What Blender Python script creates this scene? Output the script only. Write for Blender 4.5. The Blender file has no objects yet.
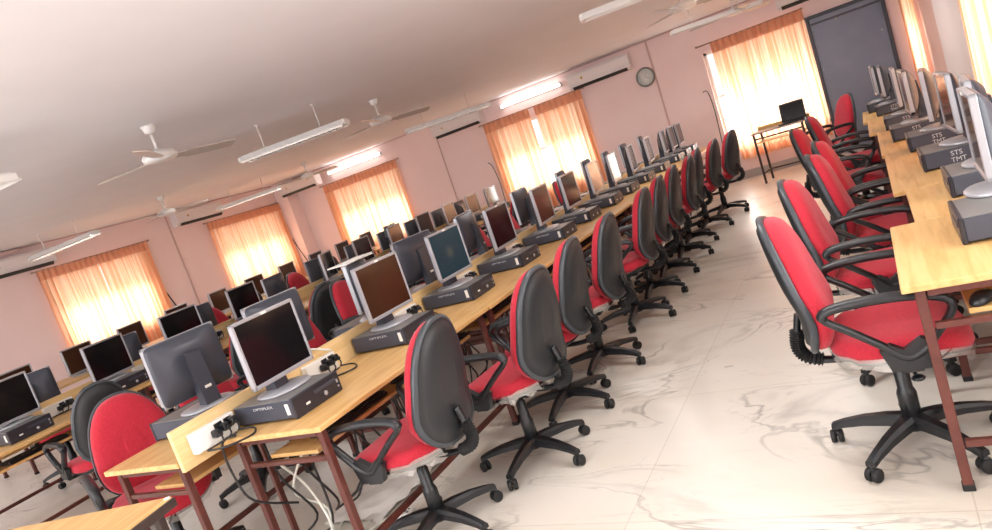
import bpy, bmesh, math, random
from math import sin, cos, pi, radians
from mathutils import Vector, Matrix
random.seed(4)
sc = bpy.context.scene
COL = sc.collection
# ------------------------------------------------------------------ room numbers (metres)
YF, XL, XR, YB, ZC = 12.10, -11.70, 0.82, -3.2, 2.67

# ------------------------------------------------------------------ materials
def new_mat(name):
    m = bpy.data.materials.new(name); m.use_nodes = True
    nt = m.node_tree
    return m, nt, nt.nodes['Principled BSDF']
def plain(name, col, rough=.5, metal=0, bump=0, bscale=200, coat=0, spec=None):
    m, nt, b = new_mat(name)
    b.inputs['Base Color'].default_value = (*col, 1)
    b.inputs['Roughness'].default_value = rough
    b.inputs['Metallic'].default_value = metal
    if coat: b.inputs['Coat Weight'].default_value = coat
    if spec is not None: b.inputs['Specular IOR Level'].default_value = spec
    if bump:
        tc = nt.nodes.new('ShaderNodeTexCoord'); n = nt.nodes.new('ShaderNodeTexNoise'); n.inputs['Scale'].default_value = bscale
        bp = nt.nodes.new('ShaderNodeBump'); bp.inputs['Strength'].default_value = bump; bp.inputs['Distance'].default_value = .002
        nt.links.new(tc.outputs['Object'], n.inputs['Vector']); nt.links.new(n.outputs['Fac'], bp.inputs['Height'])
        nt.links.new(bp.outputs['Normal'], b.inputs['Normal'])
    return m
def ramp(nt, stops):
    r = nt.nodes.new('ShaderNodeValToRGB'); e = r.color_ramp.elements
    while len(e) < len(stops): e.new(.5)
    for k, (p, c) in enumerate(stops): e[k].position = p; e[k].color = (*c, 1)
    return r
def noisy(name, c1, c2, scale, rough=.7, coord='Object', bump=.1, metal=0):
    m, nt, b = new_mat(name)
    tc = nt.nodes.new('ShaderNodeTexCoord'); n = nt.nodes.new('ShaderNodeTexNoise')
    n.inputs['Scale'].default_value = scale; n.inputs['Detail'].default_value = 5
    r = ramp(nt, [(.3, c1), (.7, c2)])
    nt.links.new(tc.outputs[coord], n.inputs['Vector']); nt.links.new(n.outputs['Fac'], r.inputs['Fac'])
    nt.links.new(r.outputs['Color'], b.inputs['Base Color'])
    b.inputs['Roughness'].default_value = rough; b.inputs['Metallic'].default_value = metal
    if bump:
        bp = nt.nodes.new('ShaderNodeBump'); bp.inputs['Strength'].default_value = bump; bp.inputs['Distance'].default_value = .003
        nt.links.new(n.outputs['Fac'], bp.inputs['Height']); nt.links.new(bp.outputs['Normal'], b.inputs['Normal'])
    return m
def wood(name, c1, c2, c3):
    m, nt, b = new_mat(name)
    tc = nt.nodes.new('ShaderNodeTexCoord'); mp = nt.nodes.new('ShaderNodeMapping')
    mp.inputs['Scale'].default_value = (14, 1.1, 14)
    n = nt.nodes.new('ShaderNodeTexNoise'); n.inputs['Scale'].default_value = 2.2; n.inputs['Detail'].default_value = 7; n.inputs['Distortion'].default_value = .6
    r = ramp(nt, [(.3, c1), (.5, c2), (.72, c3)])
    nt.links.new(tc.outputs['Object'], mp.inputs['Vector']); nt.links.new(mp.outputs['Vector'], n.inputs['Vector'])
    nt.links.new(n.outputs['Fac'], r.inputs['Fac']); nt.links.new(r.outputs['Color'], b.inputs['Base Color'])
    b.inputs['Roughness'].default_value = .38
    return m
def marble():
    m, nt, b = new_mat('cream_marble')
    L = nt.links.new; N = nt.nodes.new
    tc = N('ShaderNodeTexCoord')
    mp = N('ShaderNodeMapping'); mp.inputs['Rotation'].default_value = (0, 0, radians(52)); mp.inputs['Scale'].default_value = (.55, 1.25, 1)
    L(tc.outputs['Object'], mp.inputs['Vector'])
    # slabs: an offset of the vein field per slab
    big = N('ShaderNodeTexNoise'); big.inputs['Scale'].default_value = .9; big.inputs['Detail'].default_value = 3
    L(mp.outputs['Vector'], big.inputs['Vector'])
    n1 = N('ShaderNodeTexNoise'); n1.inputs['Scale'].default_value = 1.15; n1.inputs['Detail'].default_value = 5; n1.inputs['Roughness'].default_value = .5; n1.inputs['Distortion'].default_value = 1.1
    L(mp.outputs['Vector'], n1.inputs['Vector'])
    def vein(src, centre, width, dark):
        s = N('ShaderNodeMath'); s.operation = 'SUBTRACT'; s.inputs[1].default_value = centre; L(src, s.inputs[0])
        a = N('ShaderNodeMath'); a.operation = 'ABSOLUTE'; L(s.outputs[0], a.inputs[0])
        mr = N('ShaderNodeMapRange'); mr.inputs['From Min'].default_value = 0; mr.inputs['From Max'].default_value = width
        mr.inputs['To Min'].default_value = dark; mr.inputs['To Max'].default_value = 0
        L(a.outputs[0], mr.inputs['Value']); return mr.outputs[0]
    v1 = vein(n1.outputs['Fac'], .5, .011, .62)
    v2 = vein(n1.outputs['Fac'], .44, .034, .34)
    n2 = N('ShaderNodeTexNoise'); n2.inputs['Scale'].default_value = 3.2; n2.inputs['Detail'].default_value = 6; n2.inputs['Distortion'].default_value = .8
    L(mp.outputs['Vector'], n2.inputs['Vector'])
    v3 = vein(n2.outputs['Fac'], .52, .009, .26)
    mk = N('ShaderNodeTexNoise'); mk.inputs['Scale'].default_value = 1.7; L(tc.outputs['Object'], mk.inputs['Vector'])
    mkr = N('ShaderNodeMapRange'); mkr.inputs['From Min'].default_value = .38; mkr.inputs['From Max'].default_value = .6; L(mk.outputs['Fac'], mkr.inputs['Value'])
    ad = N('ShaderNodeMath'); ad.operation = 'MAXIMUM'; L(v1, ad.inputs[0]); L(v2, ad.inputs[1])
    ad2 = N('ShaderNodeMath'); ad2.operation = 'MAXIMUM'; L(ad.outputs[0], ad2.inputs[0]); L(v3, ad2.inputs[1])
    mu = N('ShaderNodeMath'); mu.operation = 'MULTIPLY'; L(ad2.outputs[0], mu.inputs[0]); L(mkr.outputs[0], mu.inputs[1])
    base = ramp(nt, [(.3, (.66, .60, .52)), (.55, (.72, .68, .61)), (.75, (.67, .60, .50))])
    L(big.outputs['Fac'], base.inputs['Fac'])
    mix = N('ShaderNodeMixRGB'); mix.inputs['Color2'].default_value = (.16, .14, .125, 1)
    L(mu.outputs[0], mix.inputs['Fac']); L(base.outputs['Color'], mix.inputs['Color1'])
    # slab joints
    br = N('ShaderNodeTexBrick'); br.offset = 0; br.inputs['Scale'].default_value = 1
    br.inputs['Brick Width'].default_value = 1.2; br.inputs['Row Height'].default_value = 1.2; br.inputs['Mortar Size'].default_value = .0025
    br.inputs['Color1'].default_value = (1, 1, 1, 1); br.inputs['Color2'].default_value = (.965, .96, .95, 1); br.inputs['Mortar'].default_value = (.8, .77, .73, 1)
    L(tc.outputs['Object'], br.inputs['Vector'])
    mm = N('ShaderNodeMixRGB'); mm.blend_type = 'MULTIPLY'; mm.inputs['Fac'].default_value = 1
    L(mix.outputs['Color'], mm.inputs['Color1']); L(br.outputs['Color'], mm.inputs['Color2'])
    L(mm.outputs['Color'], b.inputs['Base Color'])
    b.inputs['Roughness'].default_value = .30
    return m
def curtain_mat():
    m, nt, b = new_mat('peach_curtain_cloth')
    L = nt.links.new; N = nt.nodes.new
    tc = N('ShaderNodeTexCoord'); mp = N('ShaderNodeMapping'); mp.inputs['Scale'].default_value = (24, 24, .3)
    n = N('ShaderNodeTexNoise'); n.inputs['Scale'].default_value = 1.2; n.inputs['Detail'].default_value = 3
    L(tc.outputs['Object'], mp.inputs['Vector']); L(mp.outputs['Vector'], n.inputs['Vector'])
    r = ramp(nt, [(.3, (.93, .46, .26)), (.7, (1, .58, .36))]); L(n.outputs['Fac'], r.inputs['Fac'])
    r2 = ramp(nt, [(.38, (.88, .46, .25)), (.58, (1, .82, .60))]); L(n.outputs['Fac'], r2.inputs['Fac'])
    d = N('ShaderNodeBsdfDiffuse'); t = N('ShaderNodeBsdfTranslucent'); mx = N('ShaderNodeMixShader'); mx.inputs['Fac'].default_value = .5
    L(r.outputs['Color'], d.inputs['Color']); L(r2.outputs['Color'], t.inputs['Color'])
    L(d.outputs[0], mx.inputs[1]); L(t.outputs[0], mx.inputs[2])
    out = [x for x in nt.nodes if x.type == 'OUTPUT_MATERIAL'][0]; L(mx.outputs[0], out.inputs['Surface'])
    return m
def glass_mat(name='window_glass', tint=(1, 1, 1), gl=.06):
    m, nt, b = new_mat(name)
    L = nt.links.new; N = nt.nodes.new
    g = N('ShaderNodeBsdfGlossy'); g.inputs['Roughness'].default_value = .05
    t = N('ShaderNodeBsdfTransparent'); t.inputs['Color'].default_value = (*tint, 1)
    mx = N('ShaderNodeMixShader'); mx.inputs['Fac'].default_value = gl
    L(t.outputs[0], mx.inputs[1]); L(g.outputs[0], mx.inputs[2])
    out = [x for x in nt.nodes if x.type == 'OUTPUT_MATERIAL'][0]; L(mx.outputs[0], out.inputs['Surface'])
    return m
def emis(name, col, s, base=(.8, .8, .8)):
    m, nt, b = new_mat(name)
    b.inputs['Base Color'].default_value = (*base, 1)
    b.inputs['Emission Color'].default_value = (*col, 1); b.inputs['Emission Strength'].default_value = s
    return m
def fabric(name, c1, c2):
    m = noisy(name, c1, c2, 90, .85, bump=.25)
    b = m.node_tree.nodes['Principled BSDF']
    b.inputs['Sheen Weight'].default_value = .25; b.inputs['Sheen Tint'].default_value = (1, .6, .65, 1)
    return m
def logo_screen():
    m, nt, b = new_mat('teal_desktop_screen')
    L = nt.links.new; N = nt.nodes.new
    tc = N('ShaderNodeTexCoord'); mp = N('ShaderNodeMapping')
    mp.inputs['Location'].default_value = (0, 0, -.225 * 14); mp.inputs['Scale'].default_value = (0, 14, 14)
    g = N('ShaderNodeTexGradient'); g.gradient_type = 'SPHERICAL'
    L(tc.outputs['Object'], mp.inputs['Vector']); L(mp.outputs['Vector'], g.inputs['Vector'])
    r = ramp(nt, [(.0, (.008, .075, .10)), (.35, (.02, .09, .11)), (.8, (.12, .15, .13))])
    L(g.outputs['Fac'], r.inputs['Fac']); L(r.outputs['Color'], b.inputs['Emission Color']); b.inputs['Emission Strength'].default_value = .42
    b.inputs['Base Color'].default_value = (.01, .01, .012, 1); b.inputs['Roughness'].default_value = .2
    return m

M = dict(
    wall=noisy('pink_wall_paint', (.87, .68, .655), (.89, .71, .685), 3, .75, bump=.03),
    ceil=noisy('white_ceiling_paint', (.84, .84, .88), (.87, .87, .91), 2, .8, bump=.03),
    floor=marble(),
    skirt=noisy('grey_marble_skirting', (.42, .38, .37), (.52, .48, .46), 6, .4),
    pil=plain('pale_pilaster_paint', (.92, .88, .90), .7),
    trim=plain('rose_trim_paint', (.62, .42, .39), .7),
    curtain=curtain_mat(), band=fabric('orange_curtain_heading', (.78, .33, .18), (.86, .40, .24)),
    rod=plain('curtain_rod_metal', (.45, .30, .22), .35, .6),
    glass=glass_mat(), wframe=plain('window_frame_paint', (.75, .72, .68), .5),
    wood=wood('desk_laminate', (.56, .31, .105), (.68, .415, .16), (.75, .49, .22)),
    wood2=wood('tray_laminate', (.60, .33, .11), (.70, .42, .16), (.76, .48, .2)),
    pale=wood('divider_laminate', (.72, .48, .20), (.82, .58, .28), (.87, .65, .35)),
    steel=noisy('oxblood_steel', (.085, .022, .015), (.13, .035, .025), 15, .4),
    dsteel=noisy('dark_brown_steel', (.03, .02, .017), (.06, .035, .028), 15, .45),
    red=fabric('red_chair_fabric', (.40, .008, .022), (.50, .014, .035)),
    shell=plain('charcoal_shell_plastic', (.020, .021, .023), .42, bump=.25, bscale=500),
    rim=plain('lit_shell_rim', (.045, .052, .06), .35), black=plain('black_plastic', (.012, .013, .015), .33, bump=.15, bscale=400),  # shell rim: caught light painted as a lighter grey edge
    rubber=plain('black_rubber', (.012, .012, .012), .7),
    chrome=plain('grey_metal', (.5, .5, .5), .3, .9),
    film=glass_mat('plastic_film', (.9, .9, .9), .45),
    pccase=plain('slate_case_metal', (.050, .056, .078), .45, bump=.1),
    pctop=plain('grey_case_top', (.20, .195, .19), .4, .2),
    pcfront=plain('dark_front_plastic', (.022, .023, .032), .35),
    silver=plain('silver_plastic', (.40, .41, .44), .3, .3),
    white=plain('white_plastic', (.80, .79, .74), .4),
    back=plain('slate_monitor_back', (.040, .045, .062), .38),
    screen=plain('black_glossy_screen', (.006, .006, .007), .12, spec=.55),
    screen_refl=plain('screen_painted_reflection', (.05, .020, .010), .14, spec=.6),  # brown curtain reflection painted into the screen colour
    teal=logo_screen(), wtext=plain('white_print', (.55, .56, .58), .5),
    key=plain('black_key_plastic', (.018, .018, .02), .45),
    acbody=plain('ac_white_plastic', (.82, .76, .74), .35), acslot=plain('ac_dark_louver', (.03, .027, .025), .5),
    gold=plain('gold_logo', (.6, .35, .05), .4, .3),
    fan=plain('white_fan_enamel', (.78, .77, .75), .3), fanb=plain('beige_fan_blade', (.52, .46, .42), .35),
    tube=emis('lit_tube', (1, .97, .93), 9), tubeoff=plain('unlit_tube_glass', (.9, .9, .88), .2),
    reflector=plain('white_reflector', (.82, .82, .80), .35), louver=plain('mirror_louver', (.75, .72, .68), .25, .5),
    wcable=plain('white_cable', (.75, .76, .68), .5), bcable=plain('black_cable', (.012, .012, .012), .5),
    board=noisy('slate_blue_door_paint', (.16, .19, .26), (.21, .24, .31), 2.2, .38),
    boardf=plain('dark_door_frame', (.045, .045, .06), .45),
    clockf=plain('clock_face', (.72, .74, .70), .5), clockr=plain('clock_rim', (.20, .19, .17), .3, .5),
    paper=plain('white_paper', (.82, .80, .76), .8), clothg=plain('pale_green_cloth', (.40, .50, .46), .9), tealc=plain('teal_cloth', (.02, .10, .10), .9),
    laptopg=plain('grey_desk_top', (.33, .29, .28), .5),
)

# ------------------------------------------------------------------ mesh builder
class MB:
    def __init__(s): s.bm = bmesh.new(); s.mats = []
    def _mi(s, m):
        if m not in s.mats: s.mats.append(m)
        return s.mats.index(m)
    def box(s, c, d, m, bev=0, rot=None, seg=1):
        t = bmesh.new(); bmesh.ops.create_cube(t, size=1)
        for v in t.verts: v.co = Vector((v.co.x * d[0], v.co.y * d[1], v.co.z * d[2]))
        if bev: bmesh.ops.bevel(t, geom=t.edges[:], offset=bev, segments=seg, affect='EDGES', profile=.5)
        if rot: bmesh.ops.rotate(t, verts=t.verts, cent=(0, 0, 0), matrix=rot)
        for v in t.verts: v.co += Vector(c)
        s._join(t, m); return s
    def _join(s, t, m, smooth=False):
        mi = s._mi(m); mp = {}
        for v in t.verts: mp[v] = s.bm.verts.new(v.co)
        for f in t.faces:
            try: nf = s.bm.faces.new([mp[v] for v in f.verts])
            except ValueError: continue
            nf.material_index = mi; nf.smooth = smooth or f.smooth
        t.free()
    def rings(s, rs, m, cap0=True, cap1=True, smooth=True, closed=True):
        mi = s._mi(m); vs = [[s.bm.verts.new(p) for p in r] for r in rs]
        n = len(rs[0])
        for a, b in zip(vs, vs[1:]):
            for k in range(n if closed else n - 1):
                f = s.bm.faces.new((a[k], a[(k + 1) % n], b[(k + 1) % n], b[k])); f.material_index = mi; f.smooth = smooth
        if cap0: f = s.bm.faces.new(vs[0][::-1]); f.material_index = mi; f.smooth = False
        if cap1: f = s.bm.faces.new(vs[-1]); f.material_index = mi; f.smooth = False
        return s
    def lathe(s, prof, m, c=(0, 0, 0), axis='z', n=20):
        rs = []
        for r, h in prof:
            ring = []
            for k in range(n):
                a = 2 * pi * k / n
                p = {'z': (r * cos(a), r * sin(a), h), 'x': (h, r * cos(a), r * sin(a)), 'y': (r * sin(a), h, r * cos(a))}[axis]
                ring.append(Vector(p) + Vector(c))
            rs.append(ring)
        return s.rings(rs, m)
    def tube(s, pts, r, m, n=8, closed=False, ry=None, smooth=True):
        pts = [Vector(p) for p in pts]; k = len(pts); rs = []
        up = Vector((0, 0, 1))
        for i, p in enumerate(pts):
            if closed: d = pts[(i + 1) % k] - pts[i - 1]
            else: d = pts[min(i + 1, k - 1)] - pts[max(i - 1, 0)]
            d.normalize()
            ref = Vector((0, 1, 0)) if abs(d.y) < .9 else Vector((0, 0, 1))
            a = d.cross(ref).normalized(); b = d.cross(a).normalized()
            ra = r[i] if isinstance(r, (list, tuple)) else r
            rb = ra if ry is None else (ry[i] if isinstance(ry, (list, tuple)) else ry)
            rs.append([p + a * (ra * cos(2 * pi * q / n)) + b * (rb * sin(2 * pi * q / n)) for q in range(n)])
        if closed: rs.append(rs[0])
        if closed:
            mi = s._mi(m); vs = [[s.bm.verts.new(q) for q in r_] for r_ in rs[:-1]]
            for i in range(len(vs)):
                a_, b_ = vs[i], vs[(i + 1) % len(vs)]
                for q in range(n):
                    f = s.bm.faces.new((a_[q], a_[(q + 1) % n], b_[(q + 1) % n], b_[q])); f.material_index = mi; f.smooth = smooth
            return s
        return s.rings(rs, m, smooth=smooth)
    def prism(s, outline, axis, h0, h1, m):
        # outline 2D in the plane normal to axis
        def P(u, v, h): return {'y': (u, h, v), 'x': (h, u, v), 'z': (u, v, h)}[axis]
        return s.rings([[Vector(P(u, v, h0)) for u, v in outline], [Vector(P(u, v, h1)) for u, v in outline]], m, smooth=False)
    def mesh(s, name):
        bmesh.ops.recalc_face_normals(s.bm, faces=s.bm.faces[:])
        me = bpy.data.meshes.new(name); s.bm.to_mesh(me); s.bm.free()
        for m in s.mats: me.materials.append(m)
        return me
    def build(s, name, parent=None, loc=None, label=None):
        o = bpy.data.objects.new(name, s.mesh(name)); COL.objects.link(o)
        if parent: o.parent = parent
        if loc: o.location = loc
        if label: o['label'] = label
        return o
def spline(pts, n=6, closed=False):
    pts = [Vector(p) for p in pts]; out = []; k = len(pts)
    rng = range(k if closed else k - 1)
    for i in rng:
        g = lambda j: pts[j % k] if closed else pts[max(0, min(k - 1, j))]
        p0, p1, p2, p3 = g(i - 1), g(i), g(i + 1), g(i + 2)
        for q in range(n):
            t = q / n
            out.append(.5 * ((2 * p1) + (p2 - p0) * t + (2 * p0 - 5 * p1 + 4 * p2 - p3) * t * t + (3 * p1 - p0 - 3 * p2 + p3) * t ** 3))
    if not closed: out.append(pts[-1])
    return out
def empty(name, loc=(0, 0, 0), rz=0):
    o = bpy.data.objects.new(name, None); o.empty_display_size = .1; COL.objects.link(o); o.location = loc; o.rotation_euler = (0, 0, rz); return o
def tag(o, label, cat, group=None):
    o['label'] = label; o['category'] = cat
    if group: o['group'] = group
    return o
def struct(o): o['kind'] = 'structure'; return o
KIDS = {}
def copy_tree(o, parent=None):
    c = o.copy(); COL.objects.link(c)
    if parent: c.parent = parent
    kids = KIDS.get(o.name)
    if kids is None: kids = KIDS[o.name] = [k for k in bpy.data.objects if k.parent == o]
    for k in kids: copy_tree(k, c)
    return c
class Proto:
    """first use moves the thing itself, later uses copy it with its parts"""
    def __init__(s, root): s.root = root; s.used = False
    def place(s, loc, rz, label, group=None):
        if not s.used:
            KIDS.clear()
            def collect(o):
                KIDS[o.name] = [k for k in bpy.data.objects if k.parent == o]
                for k in KIDS[o.name]: collect(k)
            collect(s.root); s.kids = dict(KIDS); o = s.root; s.used = True
        else:
            KIDS.clear(); KIDS.update(s.kids); o = copy_tree(s.root)
        o.location = loc; o.rotation_euler = (0, 0, rz); o['label'] = label
        if group: o['group'] = group
        return o
def text_mesh(body, size, mat, name):
    cu = bpy.data.curves.new(name, 'FONT'); cu.body = body; cu.size = size; cu.extrude = .0006; cu.align_x = 'CENTER'; cu.align_y = 'CENTER'
    t = bpy.data.objects.new(name + '_src', cu); COL.objects.link(t)
    dg = bpy.context.evaluated_depsgraph_get(); me = bpy.data.meshes.new_from_object(t.evaluated_get(dg))
    bpy.data.objects.remove(t); bpy.data.curves.remove(cu)
    me.name = name; me.materials.clear(); me.materials.append(mat)
    return me
def text_obj(body, size, mat, name, parent, loc, rot):
    o = bpy.data.objects.new(name, text_mesh(body, size, mat, name)); COL.objects.link(o)
    o.parent = parent; o.location = loc; o.rotation_euler = rot; return o

def superell(a, b, n, k, taper=0):
    out = []
    for i in range(k):
        t = 2 * pi * i / k; c, s_ = cos(t), sin(t)
        u = a * math.copysign(abs(c) ** (2 / n), c); v = b * math.copysign(abs(s_) ** (2 / n), s_)
        out.append((u * (1 - taper * v / b), v))
    return out

# ------------------------------------------------------------------ office chair (faces +X)
def make_chair(hero=True, film=False):
    r = empty('office_chair'); r['category'] = 'chair'
    K = 36 if hero else 20
    # seat cushion
    def seat_ring(z, s_):
        ring = []
        for u, v in superell(.235, .245, 2.7, K):
            x, y = u * s_, v * s_
            dz = -.035 * max(0, (x - .10) / .13) ** 2 + .05 * (y / .24) ** 2 * .25 + (.012 if x < -.16 else 0)
            ring.append(Vector((x + .02, y, z + dz)))
        return ring
    m = MB(); m.rings([seat_ring(z, s_) for z, s_ in ((.432, .90), (.437, .97), (.455, 1.0), (.478, .995), (.497, .95), (.508, .86), (.514, .68), (.516, .42), (.516, .15))], M['red']); m.build('seat', r)
    m = MB(); m.rings([seat_ring(z, s_) for z, s_ in ((.405, .70), (.412, .86), (.425, .945), (.4315, .95))], M['black']); m.build('seat_pan', r)
    if film:
        rng = random.Random(3); rs = []
        for lvl in range(3):
            ring = []
            for i, p in enumerate(seat_ring(.452 - .022 * lvl, 1.012 - .02 * lvl)):
                q = p.copy(); q.z += rng.uniform(-.010, .006) * lvl; q.x += rng.uniform(-.004, .004); ring.append(q)
            rs.append(ring)
        m = MB(); m.rings(rs, M['film'], False, False); m.build('plastic_film', r, label='clear plastic wrapping left on the seat edge')
    # backrest: lens of rings in the y/z plane, curved and leaning
    H = .268; zc = .735
    def curve(y, z):   # z from -H..H
        t = z / H
        x = -.302 - .036 * t - .035 * (1 - t * t) * -.6 + .28 * y * y
        x += .022 * math.exp(-((t + .45) / .35) ** 2)
        return x
    def back_ring(off, s_):
        ring = []
        for y, z in superell(.208, H, 2.5, K, .20):
            y *= s_; z = z * (1 - (1 - s_) * .8) if s_ < 1 else z * s_
            ring.append(Vector((curve(y, z) + off, y, zc + z)))
        return ring
    m = MB(); m.rings([back_ring(o_, s_) for o_, s_ in ((-.002, .93), (.006, .985), (.022, 1.0), (.044, .985), (.060, .93), (.071, .80), (.077, .55), (.079, .25))], M['red']); m.build('backrest', r)
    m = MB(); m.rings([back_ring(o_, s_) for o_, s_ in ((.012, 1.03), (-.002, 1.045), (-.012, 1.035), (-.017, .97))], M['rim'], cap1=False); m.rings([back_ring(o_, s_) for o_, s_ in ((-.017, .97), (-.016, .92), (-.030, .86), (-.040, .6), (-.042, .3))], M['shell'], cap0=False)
    # moulded creases and clip at the foot of the shell
    for k in range(3):
        z = -.13 - .035 * k
        m.tube([(curve(y, z + .06 * abs(y) / .1) - .0405 + .02 * (abs(y) / .1) ** 3, y, zc + z + .05 * abs(y) / .1) for y in (-.1, -.05, 0, .05, .1)], .004, M['shell'], 5)
    m.build('backrest_shell', r)
    # bellows + link bar
    path = spline([(-.300, 0, .60), (-.316, 0, .54), (-.328, 0, .48), (-.30, 0, .415), (-.19, 0, .392), (-.05, 0, .398)], 8 if hero else 4)
    m = MB(); m.tube(path, .014, M['black'], 8, ry=.022); m.build('back_bar', r)
    bp = spline([(-.317, 0, .535), (-.327, 0, .495), (-.328, 0, .455), (-.305, 0, .42), (-.25, 0, .400)], 9 if hero else 5)
    m = MB(); m.tube(bp, [.030 if i % 2 else .021 for i in range(len(bp))], M['rubber'], 10, smooth=False); m.build('bellows', r, label='ribbed rubber bellows')
    # arms
    loop = [(.03, .47), (-.04, .53), (-.12, .595), (-.185, .645), (-.19, .672), (-.15, .688), (-.05, .695), (.07, .69), (.16, .672), (.195, .64), (.185, .60), (.14, .545), (.09, .49)]
    for sy in (-1, 1):
        m = MB()
        lp = spline([(x, sy * (.268 + .012 * (z - .47) / .2), z) for x, z in loop], 4 if hero else 2, True)
        rr = [.0145 + (.004 if p.z > .66 else 0) for p in lp]
        m.tube(lp, rr, M['black'], 8, closed=True, ry=[.018 + (.008 if p.z > .66 else .002) for p in lp])
        y0, y1 = sy * .252, sy * .282
        m.prism([(-.02, .425), (.10, .425), (.125, .52), (.085, .535), (.03, .50), (-.01, .525), (-.045, .505)], 'y', min(y0, y1), max(y0, y1), M['black'])
        m.box((.04, sy * .205, .418), (.07, .13, .014), M['black'], .003)
        m.build('armrest', r)
    # mechanism, lever, column
    m = MB(); m.box((0, 0, .392), (.22, .14, .035), M['black'], .008); m.box((.01, 0, .372), (.10, .09, .03), M['black'], .008); m.build('tilt_mechanism', r)
    m = MB(); m.tube([(.03, -.05, .385), (.04, -.15, .378), (.045, -.20, .368)], .006, M['black'], 6); m.lathe([(.0, 0), (.02, .002), (.024, .008), (.015, .016), (0, .018)], M['black'], (.05, -.215, .358), n=10); m.build('lever', r)
    m = MB(); m.lathe([(.034, .10), (.035, .22), (.030, .235), (.027, .24), (.027, .33), (.022, .335), (.022, .38)], M['black'], n=16); m.build('gas_column', r)
    m = MB(); m.lathe([(.02, .075), (.05, .078), (.055, .10), (.048, .125), (.036, .135)], M['black'], n=16); m.build('base_hub', r)
    for k in range(5):
        a = 2 * pi * k / 5 + .35; c, s_ = cos(a), sin(a)
        pts = [(.02, .112), (.09, .112), (.18, .104), (.26, .088), (.305, .074)]
        rings = []
        for (d, z), w, h in zip(pts, (.034, .030, .024, .020, .019), (.022, .021, .018, .015, .013)):
            rings.append([Vector((d * c - q * s_, d * s_ + q * c, z + t)) for q, t in ((-w, -h), (w, -h), (w * .95, h * .3), (w * .55, h), (-w * .55, h), (-w * .95, h * .3))])
        m = MB(); m.rings(rings, M['black'], smooth=False); leg = m.build('base_leg', r)
        cx, cy = .298 * c, .298 * s_
        m = MB(); ang = a + .8 + k * 1.3
        ax = Vector((cos(ang), sin(ang), 0))
        for sgn in (-1, 1):
            o_ = Vector((cx, cy, .0275)) + ax * (sgn * .014)
            u = Vector((-ax.y, ax.x, 0)); w = Vector((0, 0, 1)); rs = []
            for rr, hh in ((.010, -.010), (.024, -.010), (.0272, -.006), (.0272, .006), (.024, .010), (.010, .010)):
                rs.append([o_ + ax * hh + u * (rr * cos(2 * pi * q / 12)) + w * (rr * sin(2 * pi * q / 12)) for q in range(12)])
            m.rings(rs, M['rubber'])
        m.tube([(cx, cy, .03), (cx, cy, .075)], .008, M['black'], 8)
        m.box((cx, cy, .048), (.024, .024, .02), M['black'], .006, Matrix.Rotation(ang, 3, 'Z'))
        m.build('caster', r)
    return r

# ------------------------------------------------------------------ desktop computer lying flat (front faces +X, origin centre of its foot)
def make_pc(text='OPTIPLEX', side=True):
    r = empty('desktop_computer'); r['category'] = 'computer'
    D, W, Hh = .395, .315, .094
    m = MB(); m.box((-.008, 0, Hh / 2 + .004), (D - .016, W, Hh - .008), M['pccase'], .004); m.box((-.02, 0, .003), (.30, .26, .006), M['rubber']); m.build('case', r)
    m = MB(); m.box((-.008, 0, Hh + .0015), (D - .02, W - .004, .004), M['pctop'], .0015); m.build('top_cover', r)
    f = MB(); f.box((D / 2 - .010, 0, Hh / 2 + .003), (.018, W + .004, Hh + .004), M['pcfront'], .004)
    f.box((D / 2 + .0002, .055, .066), (.003, .15, .016), M['pccase'], .001)
    f.box((D / 2 + .0002, .055, .040), (.003, .105, .006), M['black'], .001)
    fo = f.build('front_panel', r)
    m = MB(); m.lathe([(.0, 0), (.0115, 0), (.0115, .003), (.009, .005), (0, .005)], M['silver'], (D / 2, .045, .034), 'x', 16); m.build('power_button', fo, label='round silver button')
    m = MB(); m.box((D / 2 + .001, -.075, .040), (.004, .026, .010), M['white'], .001); m.build('badge', fo, label='small white badge')
    m = MB(); m.box((D / 2 + .001, .135, .055), (.004, .010, .018), M['silver'], .001); m.box((D / 2 + .001, .135, .030), (.004, .010, .010), M['silver'], .001); m.build('sticker', fo, label='pale stickers')
    m = MB(); m.box((D / 2 - .045, -W / 2 - .001, .052), (.022, .003, .052), M['white'], .001); m.build('side_label', r, label='pale label on the case side')
    if text:
        t = text_obj(text, .017, M['wtext'], 'lettering', r, (.0, -W / 2 - .0012, .074), (radians(90), 0, 0)); t.scale = (1.75, 1, 1)
    return r
def make_pc_marked():
    r = empty('desktop_computer'); r['category'] = 'computer'
    D, W, Hh = .395, .315, .094
    m = MB(); m.box((-.008, 0, Hh / 2 + .004), (D - .016, W, Hh - .008), M['pccase'], .004); m.box((-.02, 0, .003), (.30, .26, .006), M['rubber']); m.build('case', r)
    m = MB(); m.box((-.008, 0, Hh + .0015), (D - .02, W - .004, .004), M['pctop'], .0015); m.build('top_cover', r)
    m = MB(); m.box((D / 2 - .010, 0, Hh / 2 + .003), (.018, W + .004, Hh + .004), M['pcfront'], .004)
    m.box((D / 2 + .0002, .055, .066), (.003, .15, .016), M['pccase'], .001); m.build('front_panel', r)
    # this one's other side looks at the room: bold white letters
    text_obj('STS', .036, M['wtext'], 'lettering', r, (.035, W / 2 + .0012, .066), (radians(90), 0, radians(180)))
    text_obj('TMT', .036, M['wtext'], 'lettering', r, (.03, W / 2 + .0012, .030), (radians(90), 0, radians(180)))
    return r

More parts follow.
